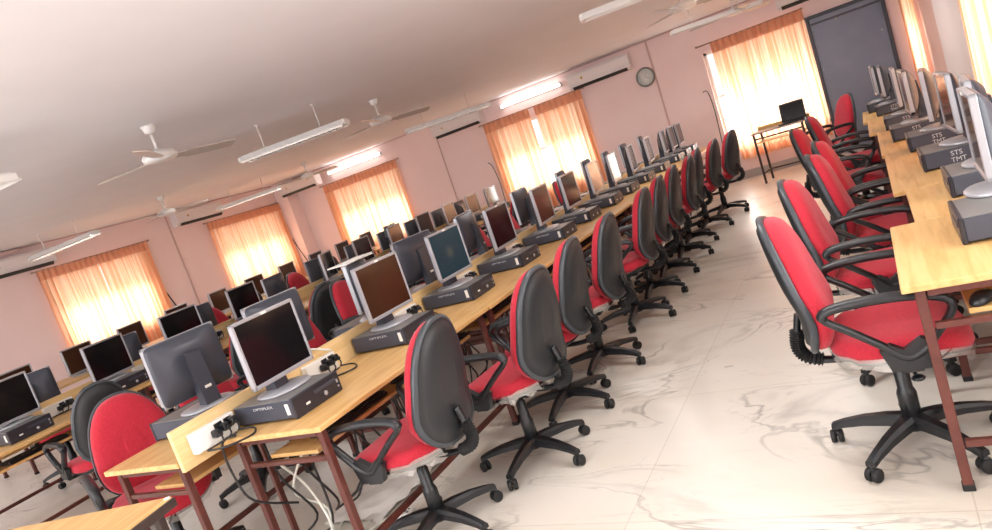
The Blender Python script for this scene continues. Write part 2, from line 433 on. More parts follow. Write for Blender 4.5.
# ------------------------------------------------------------------ flat monitor (screen faces +X, origin at its base)
def make_monitor(screen='screen', lift=.0, badge=True, low=False):
    r = empty('flat_monitor'); r['category'] = 'monitor'
    W, Hh = .395, .322; zc = (.225 if not low else .185) + lift
    m = MB(); b = .015
    for (y, z, w, h) in ((0, Hh / 2 - b / 2, W, b), (0, -Hh / 2 + b * .7, W, b * 1.4), (W / 2 - b / 2, 0, b, Hh), (-W / 2 + b / 2, 0, b, Hh)):
        m.box((.004, y, zc + z), (.028, w, h), M['silver'], .003)
    m.build('bezel', r)
    m = MB(); m.box((.003, 0, zc), (.020, W - 2 * b + .004, Hh - 2 * b + .004), M[screen]); m.build('screen', r)
    def rr(x, a, h, n): return [Vector((x, u, zc + v)) for u, v in superell(a, h, n, 28)]
    m = MB(); m.rings([rr(x, a, h, n) for x, a, h, n in ((-.006, .196, .159, 14), (-.014, .196, .159, 12), (-.026, .186, .150, 8), (-.036, .165, .135, 5), (-.050, .14, .118, 3), (-.060, .115, .10, 2.6), (-.063, .08, .07, 2.4))], M['back'])
    m.build('back_cover', r)
    for k in (0,):
        mm = MB(); mm.lathe([(0, 0), (.013, 0), (.013, .003), (0, .003)], M['white'], (-.066, 0, zc + .045), 'x', 14); mm.build('emblem', r, label='round pale emblem on the back')
    m = MB(); nk = [(-.075, zc + .06), (-.055, zc + .065), (-.048, zc - .05), (-.035, .012), (-.105, .012), (-.10, .06)]
    m.prism(nk, 'y', -.042, .042, M['back'])
    m.box((-.104, .0, zc * .45), (.003, .035, .014), M['white'], 0, Matrix.Rotation(-.1, 3, 'Y'))
    m.build('neck', r)
    m = MB()
    out = superell(.115, .135, 2.3, 26)
    m.rings([[Vector((u * s_ - .03, v * s_, z)) for u, v in out] for z, s_ in ((0, 1), (.006, 1), (.012, .93), (.015, .6))], M['silver']); m.build('stand_base', r)
    if badge:
        m = MB(); m.box((.0195, 0, zc + Hh / 2 - b / 2), (.003, .034, .012), M['white'], .001); m.build('badge', r, label='white badge on the bezel')
    return r

def make_keyboard():
    r = empty('keyboard'); r['category'] = 'keyboard'
    m = MB(); m.box((0, 0, .009), (.155, .44, .016), M['black'], .004); m.build('body', r)
    m = MB()
    for i in range(6):
        for j in range(21):
            m.box((.058 - i * .0225, -.205 + j * .0205, .021), (.018, .017, .009), M['key'], 0)
    m.build('keys', r)
    return r
def make_mouse():
    r = empty('computer_mouse'); r['category'] = 'mouse'
    m = MB(); rs = []
    for z, s_ in ((0, .94), (.008, 1), (.018, .93), (.027, .75), (.032, .45), (.033, .12)):
        rs.append([Vector((u * s_, v * s_, z + .003 * (1 - (u / .055) ** 2))) for u, v in superell(.055, .031, 2.3, 20)])
    m.rings(rs, M['black']); m.build('shell', r)
    m = MB(); m.lathe([(.006, -.003), (.008, 0), (.006, .003)], M['chrome'], (.03, 0, .027), 'y', 10); m.build('scroll_wheel', r)
    return r

# ------------------------------------------------------------------ socket box (plate faces +X, origin bottom centre)
def make_socket():
    r = empty('power_socket_box'); r['category'] = 'power socket'
    m = MB(); m.box((.022, 0, .05), (.044, .235, .095), M['white'], .004); m.build('box', r)
    m = MB()
    for y in (.02, .075): m.box((.0445, y, .062), (.002, .045, .05), M['black'], .0)
    m.build('outlet', r)
    for y, z in ((-.015, .05), (.035, .058), (.085, .066)):
        m = MB(); m.box((.063, y, z), (.038, .034, .036), M['black'], .006); m.box((.088, y, z - .006), (.018, .02, .02), M['black'], .005)
        m.tube(spline([(.09, y, z - .012), (.105, y - .01, z - .03), (.10, y - .03, .015), (.085, y - .09, .010)], 4), .004, M['black'], 6); m.build('plug', r)
    return r

# ------------------------------------------------------------------ computer desk: user side faces +X at x=0 edge, y from 0 to L, depth D
def make_desk(L, D, ztop=.75, tray=True, name='computer_desk', inset=.14):
    r = empty(name); r['category'] = 'desk'
    th = .024
    m = MB(); m.box((-D / 2, L / 2, ztop - th / 2), (D, L - .004, th), M['wood'], .003); m.build('desktop', r)
    t = .032
    for y in (.05, L - .05):
        for x in (-.05, -D + .05):
            m = MB(); m.box((x, y, (ztop - th) / 2), (t, t, ztop - th), M['steel'], .003); m.box((x, y, .012), (t + .006, t + .006, .024), M['rubber'], .003); m.build('leg', r)
        m = MB()
        m.box((-D / 2, y, ztop - th - .016), (D - .14, t * .8, .030), M['steel'], .002)
        m.build('top_rail', r)
        m = MB(); m.box((-D / 2, y, ztop - th - .135), (D - .14, .022, .022), M['steel'], .002); m.build('tray_rail', r)
        m = MB(); m.box((-D / 2, y, .17), (D - .14, .024, .024), M['steel'], .002); m.build('cross_rail', r)
    m = MB(); m.box((-.05, L / 2, .165), (.026, L - .14, .026), M['steel'], .002); m.build('stretcher', r)
    m = MB(); m.box((-D + .05, L / 2, ztop - th - .016), (.026, L - .14, .03), M['steel'], .002); m.build('stretcher', r)
    if tray:
        m = MB(); te = min(D - .10, inset + .30); m.box((-(inset + te) / 2, L / 2, ztop - th - .115), (te - inset, L - .15, .018), M['wood2'], .002); m.build('keyboard_tray', r)
    return r
TRAYZ = .75 - .024 - .115 + .0105

# ------------------------------------------------------------------ ceiling fan
def make_fan(n=3):
    r = empty('ceiling_fan'); r['category'] = 'ceiling fan'
    m = MB(); m.lathe([(.055, 0), (.055, -.008), (.045, -.05), (.02, -.065)], M['fan'], n=18); m.build('ceiling_cup', r)
    m = MB(); m.tube([(0, 0, -.05), (0, 0, -.20)], .012, M['fan'], 10); m.build('down_rod', r)
    m = MB(); m.lathe([(.02, -.185), (.06, -.20), (.115, -.215), (.135, -.24), (.13, -.27), (.09, -.288), (.03, -.295)], M['fan'], n=28); m.build('motor', r)
    for k in range(n):
        a = 2 * pi * k / n
        R = Matrix.Rotation(a, 3, 'Z'); m = MB()
        out = [(.12, -.035), (.2, -.045), (.22, -.065), (.60, -.060), (.62, -.05), (.62, .05), (.60, .060), (.22, .065), (.2, .045), (.12, .035)]
        rs = [[R @ Vector((u, v, -.265 + h - .24 * v)) for u, v in out] for h in (-.003, .003)]
        m.rings(rs, M['fanb'], smooth=False); m.build('blade', r)
    return r

# ------------------------------------------------------------------ hanging tube light along X, origin at ceiling
def make_fixture(L, drop, lit=False, louver=True):
    r = empty('tube_light'); r['category'] = 'ceiling light'
    for x in (-L * .27, L * .27):
        m = MB(); m.tube([(x, 0, 0), (x, 0, -drop + .03)], .006, M['fan'], 8); m.lathe([(.02, 0), (.02, -.008), (.008, -.012)], M['fan'], (x, 0, 0), n=10); m.build('rod', r)
    m = MB(); w = .09
    m.prism([(-w, -drop - .022), (-w + .005, -drop - .026), (-.035, -drop + .018), (.035, -drop + .018), (w - .005, -drop - .026), (w, -drop - .022), (.042, -drop + .03), (-.042, -drop + .03)], 'x', -L / 2, L / 2, M['reflector'])
    for x in (-L / 2, L / 2):
        m.box((x, 0, -drop - .003), (.03, .14, .05), M['reflector'], .006)
    m.build('reflector', r)
    m = MB(); m.tube([(-L / 2 + .02, 0, -drop - .012), (L / 2 - .02, 0, -drop - .012)], .013, M['tube' if lit else 'tubeoff'], 12); m.build('tube', r)
    if louver:
        m = MB(); n = int(L / .07)
        for k in range(1, n):
            x = -L / 2 + k * L / n; m.box((x, 0, -drop - .030), (.004, .15, .022), M['louver'])
        for y in (-.078, .078): m.box((0, y, -drop - .030), (L - .03, .004, .024), M['louver'])
        m.build('louver', r)
    return r
def make_wall_light(L):
    r = empty('tube_light'); r['category'] = 'wall light'
    m = MB(); m.box((0, -.02, 0), (L + .12, .04, .06), M['reflector'], .005); m.box((-L / 2 - .07, -.04, 0), (.04, .07, .10), M['reflector'], .01)
    m.box((L / 2 + .05, -.035, 0), (.02, .05, .05), M['reflector'], .004); m.build('batten', r)
    m = MB(); m.tube([(-L / 2 - .04, -.065, 0), (L / 2 + .04, -.065, 0)], .024, M['tube'], 14); m.build('tube', r)
    return r

# ------------------------------------------------------------------ split air conditioner, faces -Y, origin at centre on wall
def make_ac(L=1.12):
    r = empty('air_conditioner'); r['category'] = 'air conditioner'
    prof = [(0, -.14), (-.13, -.14), (-.175, -.10), (-.19, -.02), (-.19, .09), (-.17, .135), (0, .14)]
    m = MB(); m.prism(prof, 'x', -L / 2, L / 2, M['acbody']); m.build('body', r)
    m = MB(); m.prism([(-.1395, -.138), (-.180, -.098), (-.196, -.094), (-.156, -.146)], 'x', -L / 2 + .06, L / 2 - .06, M['acslot']); m.build('louver', r)
    m = MB(); m.lathe([(.02, 0), (.022, -.003), (.015, -.005), (.004, -.006)], M['gold'], (-L / 2 + .26, -.189, .015), 'y', 12); m.build('badge', r, label='small gold badge')
    return r

# ------------------------------------------------------------------ curtain panel: spans +X width W, hangs in z, faces -Y
def make_curtain(W, z0, z1, folds, seed):
    r = empty('curtain'); r['category'] = 'curtain'
    rng = random.Random(seed); nx = folds * 12; nz = 14
    ph = [rng.uniform(-.5, .5) for _ in range(6)]
    def d(u, t):
        amp = .018 + .024 * t
        a = u * folds * 2 * pi
        return amp * sin(a + .8 * sin(u * 9 + ph[0])) + .010 * t * sin(a * .37 + ph[1] * 6) + .006 * sin(a * 1.9 + ph[2])
    rows = []
    for j in range(nz + 1):
        t = j / nz; z = z1 - (z1 - z0) * t; row = []
        for i in range(nx + 1):
            u = i / nx; x = u * W + .012 * t * sin(u * 23 + ph[3])
            row.append(Vector((x, d(u, t), z)))
        rows.append(row)
    m = MB(); m.rings(rows[1:], M['curtain'], False, False, closed=False); m.build('cloth', r)
    hb = []
    for (z, o) in ((z1 + .035, .0), (z1, .0), (rows[1][0].z, .0)):
        t = (z1 - z) / (z1 - z0); hb.append([Vector((i / nx * W, d(i / nx, max(0, t)) * 1.05, z)) for i in range(nx + 1)])
    m = MB(); m.rings(hb, M['band'], False, False, closed=False)
    m.build('heading', r, label='gathered orange heading tape')
    return r

# ================================================================== ROOM
def wall_cells(name, axis, pos, thick, u0, u1, holes, mat, sign):
    """wall plane normal to axis ('x' or 'y') with its inner face at pos; holes = (ua, ub, za, zb)"""
    us = sorted({u0, u1} | {h[0] for h in holes} | {h[1] for h in holes}); zs = sorted({0, ZC} | {h[2] for h in holes} | {h[3] for h in holes})
    m = MB()
    for a, b in zip(us, us[1:]):
        for c, d in zip(zs, zs[1:]):
            cu, cz = (a + b) / 2, (c + d) / 2
            if any(h[0] < cu < h[1] and h[2] < cz < h[3] for h in holes): continue
            if axis == 'y': m.box((cu, pos + sign * thick / 2, cz), (b - a, thick, d - c), mat)
            else: m.box((pos + sign * thick / 2, cu, cz), (thick, b - a, d - c), mat)
    bmesh.ops.remove_doubles(m.bm, verts=m.bm.verts[:], dist=1e-5)
    bad = [f for f in m.bm.faces if sum(1 for g in m.bm.faces if False) ]
    return struct(m.build(name))
m = MB(); m.box(((XL + XR) / 2, (YF + YB) / 2, -.05), (XR - XL + .6, YF - YB + .6, .1), M['floor']); struct(m.build('floor'))
m = MB(); m.box(((XL + XR) / 2, (YF + YB) / 2, ZC + .05), (XR - XL + .6, YF - YB + .6, .1), M['ceil']); struct(m.build('ceiling'))
far_w = [(-10.37, -8.58, .80, 2.12), (-6.16, -4.42, .80, 2.12), (-2.15, -.60, .50, 2.14), (.62, .78, .7, 2.3)]
left_w = [(6.42, 8.12, .80, 2.10), (9.80, 11.58, .80, 2.10), (.6, 2.4, .8, 2.1)]
right_w = [(4.9, 6.95, .7, 2.2), (.6, 3.4, .7, 2.2)]  # second window lies out of view, added for its light
back_fill_w = [(-10.5, -8.2, .8, 2.2), (-7, -4.7, .8, 2.2), (-3.5, -1.2, .8, 2.2)]  # unseen windows, invented to carry the frontal fill
wall_cells('wall_far', 'y', YF, .2, XL - .2, XR + .2, far_w, M['wall'], 1)
wall_cells('wall_left', 'x', XL, .2, YB, YF, left_w, M['wall'], -1)
wall_cells('wall_right', 'x', XR, .2, YB, YF, right_w, M['wall'], 1)
wall_cells('wall_back', 'y', YB, .2, XL - .2, XR + .2, back_fill_w, M['wall'], -1)
# windows
wn = 0
def window(axis, pos, a, b, z0, z1, sign):
    global wn; wn += 1
    def B(mb, u, z, du, dz, off, t, mat):
        if axis == 'y': mb.box((u, pos + sign * off, z), (du, t, dz), mat)
        else: mb.box((pos + sign * off, u, z), (t, du, dz), mat)
    m = MB(); f = .05
    B(m, (a + b) / 2, z0 + f / 2, b - a, f, .1, .07, M['wframe']); B(m, (a + b) / 2, z1 - f / 2, b - a, f, .1, .07, M['wframe'])
    B(m, a + f / 2, (z0 + z1) / 2, f, z1 - z0, .1, .07, M['wframe']); B(m, b - f / 2, (z0 + z1) / 2, f, z1 - z0, .1, .07, M['wframe'])
    for t in ((1 / 3, 2 / 3) if b - a > .5 else ()): B(m, a + (b - a) * t, (z0 + z1) / 2, .045, z1 - z0, .1, .05, M['wframe'])
    B(m, (a + b) / 2, z0 + (z1 - z0) * .55, b - a, .035, .1, .05, M['wframe'])
    w = struct(m.build('window_%d' % wn))
    m = MB(); B(m, (a + b) / 2, (z0 + z1) / 2, b - a - .06, z1 - z0 - .06, .1, .006, M['glass']); m.build('pane', w)
for h in far_w: window('y', YF, *h, 1)
for h in left_w: window('x', XL, *h, -1)
for h in right_w: window('x', XR, *h, 1)
for h in back_fill_w: window('y', YB, *h, -1)
# trims
m = MB(); m.box(((XL + XR) / 2, YF - .008, .065), (XR - XL, .016, .13), M['skirt'], .003); struct(m.build('baseboard_far'))
m = MB(); m.box((XL + .008, (YF + YB) / 2, .065), (.016, YF - YB, .13), M['skirt'], .003); struct(m.build('baseboard_left'))
m = MB(); m.box((XR - .008, (YF + YB) / 2, .065), (.016, YF - YB, .13), M['skirt'], .003); struct(m.build('baseboard_right'))
tn = 0
def trim(c, d, mat='trim'):
    global tn; tn += 1
    m = MB(); m.box(c, d, M[mat], .003); struct(m.build('trim_%d' % tn))
trim(((XL + XR) / 2, YF - .009, ZC - .012), (XR - XL, .018, .024))
trim((XL + .009, (YF + YB) / 2, ZC - .012), (.018, YF - YB, .024))
trim((-2.96, YF - .01, ZC / 2 + .06), (.028, .02, ZC - .16)); trim((-7.40, YF - .01, ZC / 2 + .06), (.02, .02, ZC - .16))
trim((XL + .01, 8.9, ZC / 2 + .06), (.02, .028, ZC - .16))
trim((-11.52, YF - .18, ZC / 2), (.36, .36, ZC), 'wall')
trim((XR - .02, 8.45, ZC / 2), (.04, 2.4, ZC), 'pil')
trim((-11.62 + .1, 5.6, ZC - .05), (.05, 1.0, .05), 'trim')

# door / dark panel in the far wall
d = empty('door_1', (0, 0, 0)); struct(d)
m = MB()
m.box((-.575, YF - .03, 1.03), (.05, .06, 2.06), M['boardf'], .003); m.box((.42, YF - .03, 1.03), (.05, .06, 2.06), M['boardf'], .003); m.box((-.078, YF - .03, 2.085), (1.045, .06, .05), M['boardf'], .003); m.build('door_frame', d)
m = MB(); m.box((-.078, YF - .018, 1.03), (.945, .035, 2.06), M['board'], .002)
m.box((-.078, YF - .038, 1.98), (.93, .012, .03), M['boardf']); m.build('door_leaf', d)
for k, (x, z) in enumerate(((-.20, 1.95), (.33, 1.58), (-.52, 1.30))):
    m = MB(); m.lathe([(0, 0), (.016, 0), (.012, -.008), (0, -.01)], M['chrome'], (x, YF - .037, z), 'y', 12); m.build('door_stud', d)

# curtains (local +X runs along the wall, front faces -Y)
ci = 0
def curtain(loc, rz, W, z0, z1, folds, label, cat_group):
    global ci; ci += 1
    c = make_curtain(W, z0, z1, folds, ci); c.location = loc; c.rotation_euler = (0, 0, rz); tag(c, label, 'curtain', cat_group)
def rod(p0, p1, label):
    r = empty('curtain_rod', p0); v = Vector(p1) - Vector(p0)
    m = MB(); m.tube([(0, 0, 0), v], .011, M['rod'], 10); m.build('bar', r)
    for e in (Vector((0, 0, 0)), v):
        m = MB(); m.lathe([(0, -.02), (.016, -.012), (.02, 0), (.016, .012), (0, .02)], M['rod'], e, n=10); m.build('finial', r)
    tag(r, label, 'curtain rod', 'curtain rods over the windows')
g = 'peach curtains drawn across the windows'
CY = YF - .075
curtain((-10.53, CY, 0), 0, 1.04, .35, 2.24, 10, 'peach curtain half on the corner side of the far wall window beside the shadowed corner', g)
curtain((-9.50, CY, 0), 0, 1.03, .35, 2.24, 10, 'peach curtain half on the aisle side of the far wall window beside the shadowed corner', g)
rod((-10.6, CY, 2.275), (-8.4, CY, 2.275), 'thin rod over the far wall window beside the shadowed corner')
curtain((-6.30, CY, 0), 0, .98, .35, 2.26, 9, 'peach curtain half between the bare gap and the dangling black wire', g)
curtain((-5.20, CY, 0), 0, .93, .35, 2.26, 9, 'peach curtain half between the bare bright gap and the wall clock', g)
rod((-6.37, CY, 2.295), (-4.2, CY, 2.295), 'thin rod over the parted curtains of the middle far window')
curtain((-1.985, CY, 0), 0, .68, .32, 2.22, 7, 'peach curtain half beside the bright uncovered strip, behind the laptop desk', g)
curtain((-1.32, CY, 0), 0, .71, .32, 2.22, 7, 'peach curtain half touching the dark blue door frame', g)
rod((-2.20, CY, 2.255), (-.61, CY, 2.255), 'thin rod over the window next to the dark blue door')
CX = XL + .075
curtain((CX, 6.28, 0), radians(90), 1.01, .5, 2.20, 10, 'peach curtain half on the side wall, farthest of them all from the room corner', g)
curtain((CX, 7.292, 0), radians(90), 1.0, .5, 2.20, 10, 'peach curtain half on the side wall next to the hanging black cable', g)
rod((CX, 6.22, 2.235), (CX, 8.33, 2.235), 'thin rod over the side wall window under the first hanging tube light')
curtain((CX, 9.68, 0), radians(90), 1.04, .5, 2.22, 10, 'peach curtain half on the side wall, its edge under an air conditioner', g)
curtain((CX, 10.70, 0), radians(90), 1.02, .5, 2.22, 10, 'peach curtain half on the side wall directly beside the shadowed room corner', g)
rod((CX, 9.62, 2.255), (CX, 11.68, 2.255), 'thin rod over the side wall window beside the shadowed room corner')
curtain((XR - .06, 7.1, 0), radians(-90), 1.15, .5, 2.45, 10, 'sunlit yellow curtain on the near side wall over the first monitors', g)
curtain((XR - .06, 5.92, 0), radians(-90), 1.15, .5, 2.45, 10, 'sunlit yellow curtain on the near side wall at the picture edge above the first computers', g)
curtain((.60, CY, 0), 0, .17, .5, 2.50, 2, 'narrow gathered yellow curtain hanging in the corner beyond the dark blue door', g)

# air conditioners
ac = make_ac(); P = Proto(ac); g = 'split air conditioners high on the walls'
P.place((-3.83, YF, 2.44), 0, 'white split air conditioner beside the round wall clock', g)
P.place((-6.80, YF, 2.49), 0, 'white split air conditioner between the two wide far wall windows', g)
P.place((-10.85, YF - .30, 2.46), 0, 'white split air conditioner tucked in the shadowed room corner', g)
P.place((XL, 9.55, 2.47), radians(90), 'white split air conditioner on the side wall between the two curtained windows', g)
P.place((XL, 6.05, 2.42), radians(90), 'white split air conditioner on the side wall cut by the picture edge', g)
P.place((-.35, YF, 2.47), 0, 'white split air conditioner over the dark blue door, cut by the picture top', g)

# clock
r = empty('wall_clock', (-3.12, YF, 2.10)); tag(r, 'round wall clock with pale face and grey rim', 'clock')
m = MB(); m.lathe([(0, 0), (.16, 0), (.165, -.02), (.158, -.04), (.143, -.045), (.137, -.03), (.136, -.018)], M['clockr'], axis='y', n=32); m.build('rim', r)
m = MB(); m.lathe([(0, -.016), (.137, -.016), (.137, -.02), (0, -.02)], M['clockf'], axis='y', n=32); m.build('face', r)
for a, l, w in ((radians(60), .10, .004), (radians(-30), .07, .006)):
    m = MB(); m.box((l / 2 * cos(a), -.024, l / 2 * sin(a)), (l, .003, w), M['clockr'], 0, Matrix.Rotation(-a, 3, 'Y')); m.build('hand', r)

# wall cables
def cable(name, pts, rad, mat, label, group=None, n=6):
    m = MB(); m.tube(spline(pts, n), rad, mat, 6); o = m.build(name); tag(o, label, 'cable', group)
cable('cable', [(-2.30, YF - .03, 1.55), (-2.22, YF - .03, 1.52), (-2.2, YF - .03, 1.1), (-2.26, YF - .04, .01)], .007, M['bcable'], 'dark cable running down the pink wall beside the window with the laptop desk')
cable('cable', [(-6.47, YF - .03, 1.60), (-6.40, YF - .03, 1.50), (-6.36, YF - .03, 1.2), (-6.30, YF - .16, .80)], .007, M['bcable'], 'dark wire hooked down beside the parted middle curtains')
cable('cable', [(XL + .03, 8.22, 1.46), (XL + .03, 8.32, 1.2), (XL + .03, 8.5, .6)], .012, M['bcable'], 'dark cable slanting down the side wall beside the first window')
cable('cable', [(XL + .03, 11.72, 1.75), (XL + .10, 11.70, 1.4), (XL + .35, 11.70, .7)], .010, M['bcable'], 'thin dark cable hanging in the shadowed room corner')

# ceiling fans
fan = make_fan(); P = Proto(fan); g = 'white three-bladed ceiling fans'
P.place((-4.78, 3.80, ZC), radians(72), 'white ceiling fan nearest the camera, over the double desk row', g)
P.place((-4.82, 6.83, ZC), radians(52), 'white ceiling fan hanging between the two longest louvred tube lights', g)
P.place((-9.31, 7.14, ZC), radians(48), 'small looking white ceiling fan beside the side wall air conditioner', g)
P.place((-8.95, 9.95, ZC), radians(10), 'small looking white ceiling fan in front of the shadowed corner', g)
P.place((-1.40, 7.60, ZC), radians(20), 'white ceiling fan at the picture top, cut by its edge', g)
P.place((-1.30, 10.3, ZC), radians(50), 'small looking white ceiling fan over the window behind the laptop', g)
# tube lights
g = 'hanging tube lights'
def fixture(p0, p1, lit, label, louver=True):
    a, b = Vector(p0), Vector(p1); L = (b - a).length; c = (a + b) / 2
    f = make_fixture(L, ZC - c.z, lit, louver); f.location = (c.x, c.y, ZC); f.rotation_euler = (0, 0, math.atan2(b.y - a.y, b.x - a.x)); tag(f, label, 'ceiling light', g)
fixture((-5.56, 5.35, 2.4), (-4.42, 5.70, 2.4), False, 'louvred tube light on two rods, largest of those hung over the desks')
fixture((-10.9, 5.93, 2.4), (-9.35, 5.99, 2.4), True, 'tube light shining before the side wall window, lowest at the picture edge')
fixture((-10.75, 9.35, 2.4), (-9.56, 9.79, 2.4), True, 'thin tube light hung beside the side wall air conditioner toward the corner')
fixture((-5.85, 8.80, 2.4), (-4.82, 9.6, 2.4), False, 'louvred tube light hanging before the air conditioner between far wall windows')
fixture((-2.0, 9.66, 2.4), (-.96, 10.2, 2.4), False, 'tube light hanging before the window nearest the dark door', False)
fixture((-1.80, 5.62, 2.4), (-.60, 5.95, 2.4), False, 'tube light at the picture top nearest the main aisle', False)
fixture((-5.72, 2.44, 2.4), (-4.52, 2.50, 2.4), False, 'tube light cut off at the picture edge, only its end showing', False)
f = make_wall_light(1.12); f.location = (-5.20, YF, 2.49); tag(f, 'brightly lit wall tube over the parted middle curtains', 'wall light', 'lit wall tubes')
f = make_wall_light(1.35); f.location = (-9.52, YF, 2.49); tag(f, 'brightly lit wall tube over the far curtains beside the shadowed corner', 'wall light', 'lit wall tubes')

# ================================================================== DESK ROWS
ORD = ['first', 'second', 'third', 'fourth', 'fifth', 'sixth', 'seventh', 'eighth', 'ninth', 'tenth', 'eleventh', 'twelfth', 'thirteenth', 'fourteenth', 'fifteenth', 'sixteenth']
kb = Proto(make_keyboard()); ms = Proto(make_mouse())
pcP = Proto(make_pc()); pcR = Proto(make_pc_marked())
mon = Proto(make_monitor('screen')); monB = Proto(make_monitor('screen_refl')); monT = Proto(make_monitor('teal')); monL = Proto(make_monitor('screen_refl', low=True, badge=False)); monK = Proto(make_monitor('screen', low=True, badge=False))
heroes = make_chair(True, True); chF = Proto(heroes); chH = Proto(make_chair(True, False)); chL = Proto(make_chair(False, False)); chLF = Proto(make_chair(False, True))
sock = Proto(make_socket())

# ---- main row, aisle side (x from -2.20 to -2.70)
GD = 'desks of the long double row, aisle side'
L1 = 1.55
dm = Proto(make_desk(L1, .62))
for k in range(6):
    dm.place((-2.20 + (.0, .012, -.008, .01, 0, -.01)[k], 1.98 + k * L1, 0), 0, 'wooden desk on oxblood steel legs, %s along the aisle edge of the double row' % ORD[k], GD)
ys1 = [2.26, 3.16, 3.93, 4.73, 5.58, 6.27, 7.02, 7.68, 8.42, 9.23, 10.08, 10.60, 11.08]
pcz = .7512; mz = .75 + .1005
what = {0: 'black screen monitor, large, on the computer at the very front of the aisle side row',
        1: 'monitor with a brown reflection painted on its screen, second along the aisle side row',
        2: 'monitor with a glowing teal screen and pale emblem, third along the aisle side row'}
for k, y in enumerate(ys1):
    small = k > 11
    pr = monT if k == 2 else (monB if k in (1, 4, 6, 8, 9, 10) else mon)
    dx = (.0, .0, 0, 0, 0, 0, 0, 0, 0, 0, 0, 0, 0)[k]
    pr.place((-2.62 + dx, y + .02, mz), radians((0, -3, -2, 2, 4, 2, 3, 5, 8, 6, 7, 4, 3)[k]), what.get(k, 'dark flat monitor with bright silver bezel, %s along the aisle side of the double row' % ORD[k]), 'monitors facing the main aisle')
    if k < 13:
        pcP.place((-2.63, y, pcz), radians((0, 0, 1, -1, 1, 0, 2, 0, 0, 1, 0, 0, 0)[k]), 'flat slate desktop computer, %s along the aisle side of the double row' % ORD[k], 'desktop computers under the aisle side monitors')
for k, y in enumerate((2.42, 3.25, 4.0, 4.85, 5.7, 6.4, 7.1, 7.8, 8.6, 9.4, 10.3)):
    kb.place((-2.43, y - .02, TRAYZ), radians((2, -3, 0, 3, 0, -2, 0, 0, 0, 0, 0)[k]), 'black keyboard on the pull-out tray, %s along the aisle side row' % ORD[k], 'keyboards on the aisle side trays')
for k, y in enumerate((2.78, 4.42, 6.05)):
    ms.place((-2.40, y, TRAYZ), radians(180 + 8 * k), 'black mouse on the keyboard tray, %s along the aisle side row' % ORD[k], 'mice on the aisle side trays')
# ---- divider panel and back half
m = MB(); m.box((-2.855, 6.53, .80), (.024, 9.50, .19), M['pale'], .003); dv = m.build('divider_panel'); PY = [2.2, 3.53, 5.08, 6.63, 8.18, 9.73, 11.1]
for y in PY:
    m2 = MB(); m2.box((-2.855, y, .3525), (.02, .03, .705), M['steel'], .002); m2.build('support_post', dv)
tag(dv, 'long pale wooden upstand board between the two halves of the double desk row', 'divider panel')
sy = [2.0, 2.74, 3.58, 4.36, 5.2, 6.65, 8.05, 9.6]
for k, y in enumerate(sy):
    sock.place((-2.842, y - .04, .752), 0, 'white power socket box with black plugs, %s along the upstand board of the double row' % ORD[k], 'socket boxes on the upstand board')
dl = make_desk(L1, .57, inset=.22); DL = Proto(dl)
for k in range(6):
    DL.place((-3.45, 1.78 + L1 + k * L1, 0), radians(180), 'light wood desk, %s along the side of the double row turned away from the aisle' % ORD[k], 'desks of the long double row, far side')
ysb = [2.24, 2.76, 3.52, 4.2, 5.0, 6.1, 7.2, 8.05, 8.8, 9.6, 10.5]
for k, y in enumerate(ysb):
    rz = radians(180 + (-8, -3, 22, -12, 10, 6, 12, 8, 10, 6, 10)[k])
    lab = 'slate monitor seen from behind with round pale emblem, biggest back in view' if k == 0 else 'slate back of a monitor turned away, %s along the far side of the double row' % ORD[k]
    x = -3.20 if k == 0 else -3.06
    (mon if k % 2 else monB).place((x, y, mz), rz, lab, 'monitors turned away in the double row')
    pcP.place((x - .06 if k == 0 else -3.10, y, pcz), radians(180), 'flat desktop computer under the turned-away monitor, %s along the far side of the double row' % ORD[k], 'desktop computers on the far side of the double row')
m = MB(); m.box((0, 0, 0), (.17, .28, .008), M['paper'], .001); m.box((.03, .04, .007), (.14, .21, .004), M['paper'], .001, Matrix.Rotation(.3, 3, 'Z')); tag(m.build('paper', loc=(-3.08, 3.52, 1.2405)), 'white papers lying across the top of the monitor behind the brown-reflection screen', 'paper')
# ---- chairs at aisle side
ch1 = [(2.37, 1, 'F'), (3.01, -4, 'F'), (3.63, 2, 'H'), (4.27, 0, 'F'), (5.20, 3, 'H'), (5.83, 3, 'F'), (6.45, 2, 'L'), (7.08, 4, 'LF'), (7.71, 2, 'L'), (8.40, -4, 'L'), (9.10, -12, 'L')]
pro = {'F': chF, 'H': chH, 'L': chL, 'LF': chLF}
for k, (y, a, t) in enumerate(ch1):
    x = (-2.10, -1.88, -1.94, -1.92, -1.93, -1.97, -1.99, -1.97, -2.02, -1.95, -1.85)[k]
    lab = ('red chair with charcoal back cut by the picture bottom, at the front aisle desk',
           'red chair with charcoal back standing clear on its star base, second on the aisle side')[k] if k < 2 else 'red office chair with charcoal back, %s along the aisle side of the double row' % ORD[k]
    pro[t].place((x, y, 0), radians(180 + a), lab, 'red office chairs facing the double row from the aisle')
# ---- chairs on the other side, red fronts towards the camera
for k, (x, y, a) in enumerate([(-3.58, 2.08, -24), (-3.95, 2.98, 6), (-3.92, 3.86, -4), (-4.03, 4.74, 6), (-3.92, 5.8, -6), (-3.9, 6.9, 0), (-3.92, 7.8, 5), (-3.92, 8.7, 0), (-3.9, 9.7, 0)]):
    lab = 'red chair showing its padded front, behind the bare front corner of the double row' if k == 0 else 'red office chair behind the turned-away monitors, %s along the far side of the double row' % ORD[k]
    (chF if k == 0 else chL).place((x, y, 0), radians(a), lab, 'red office chairs on the far side of the double row')
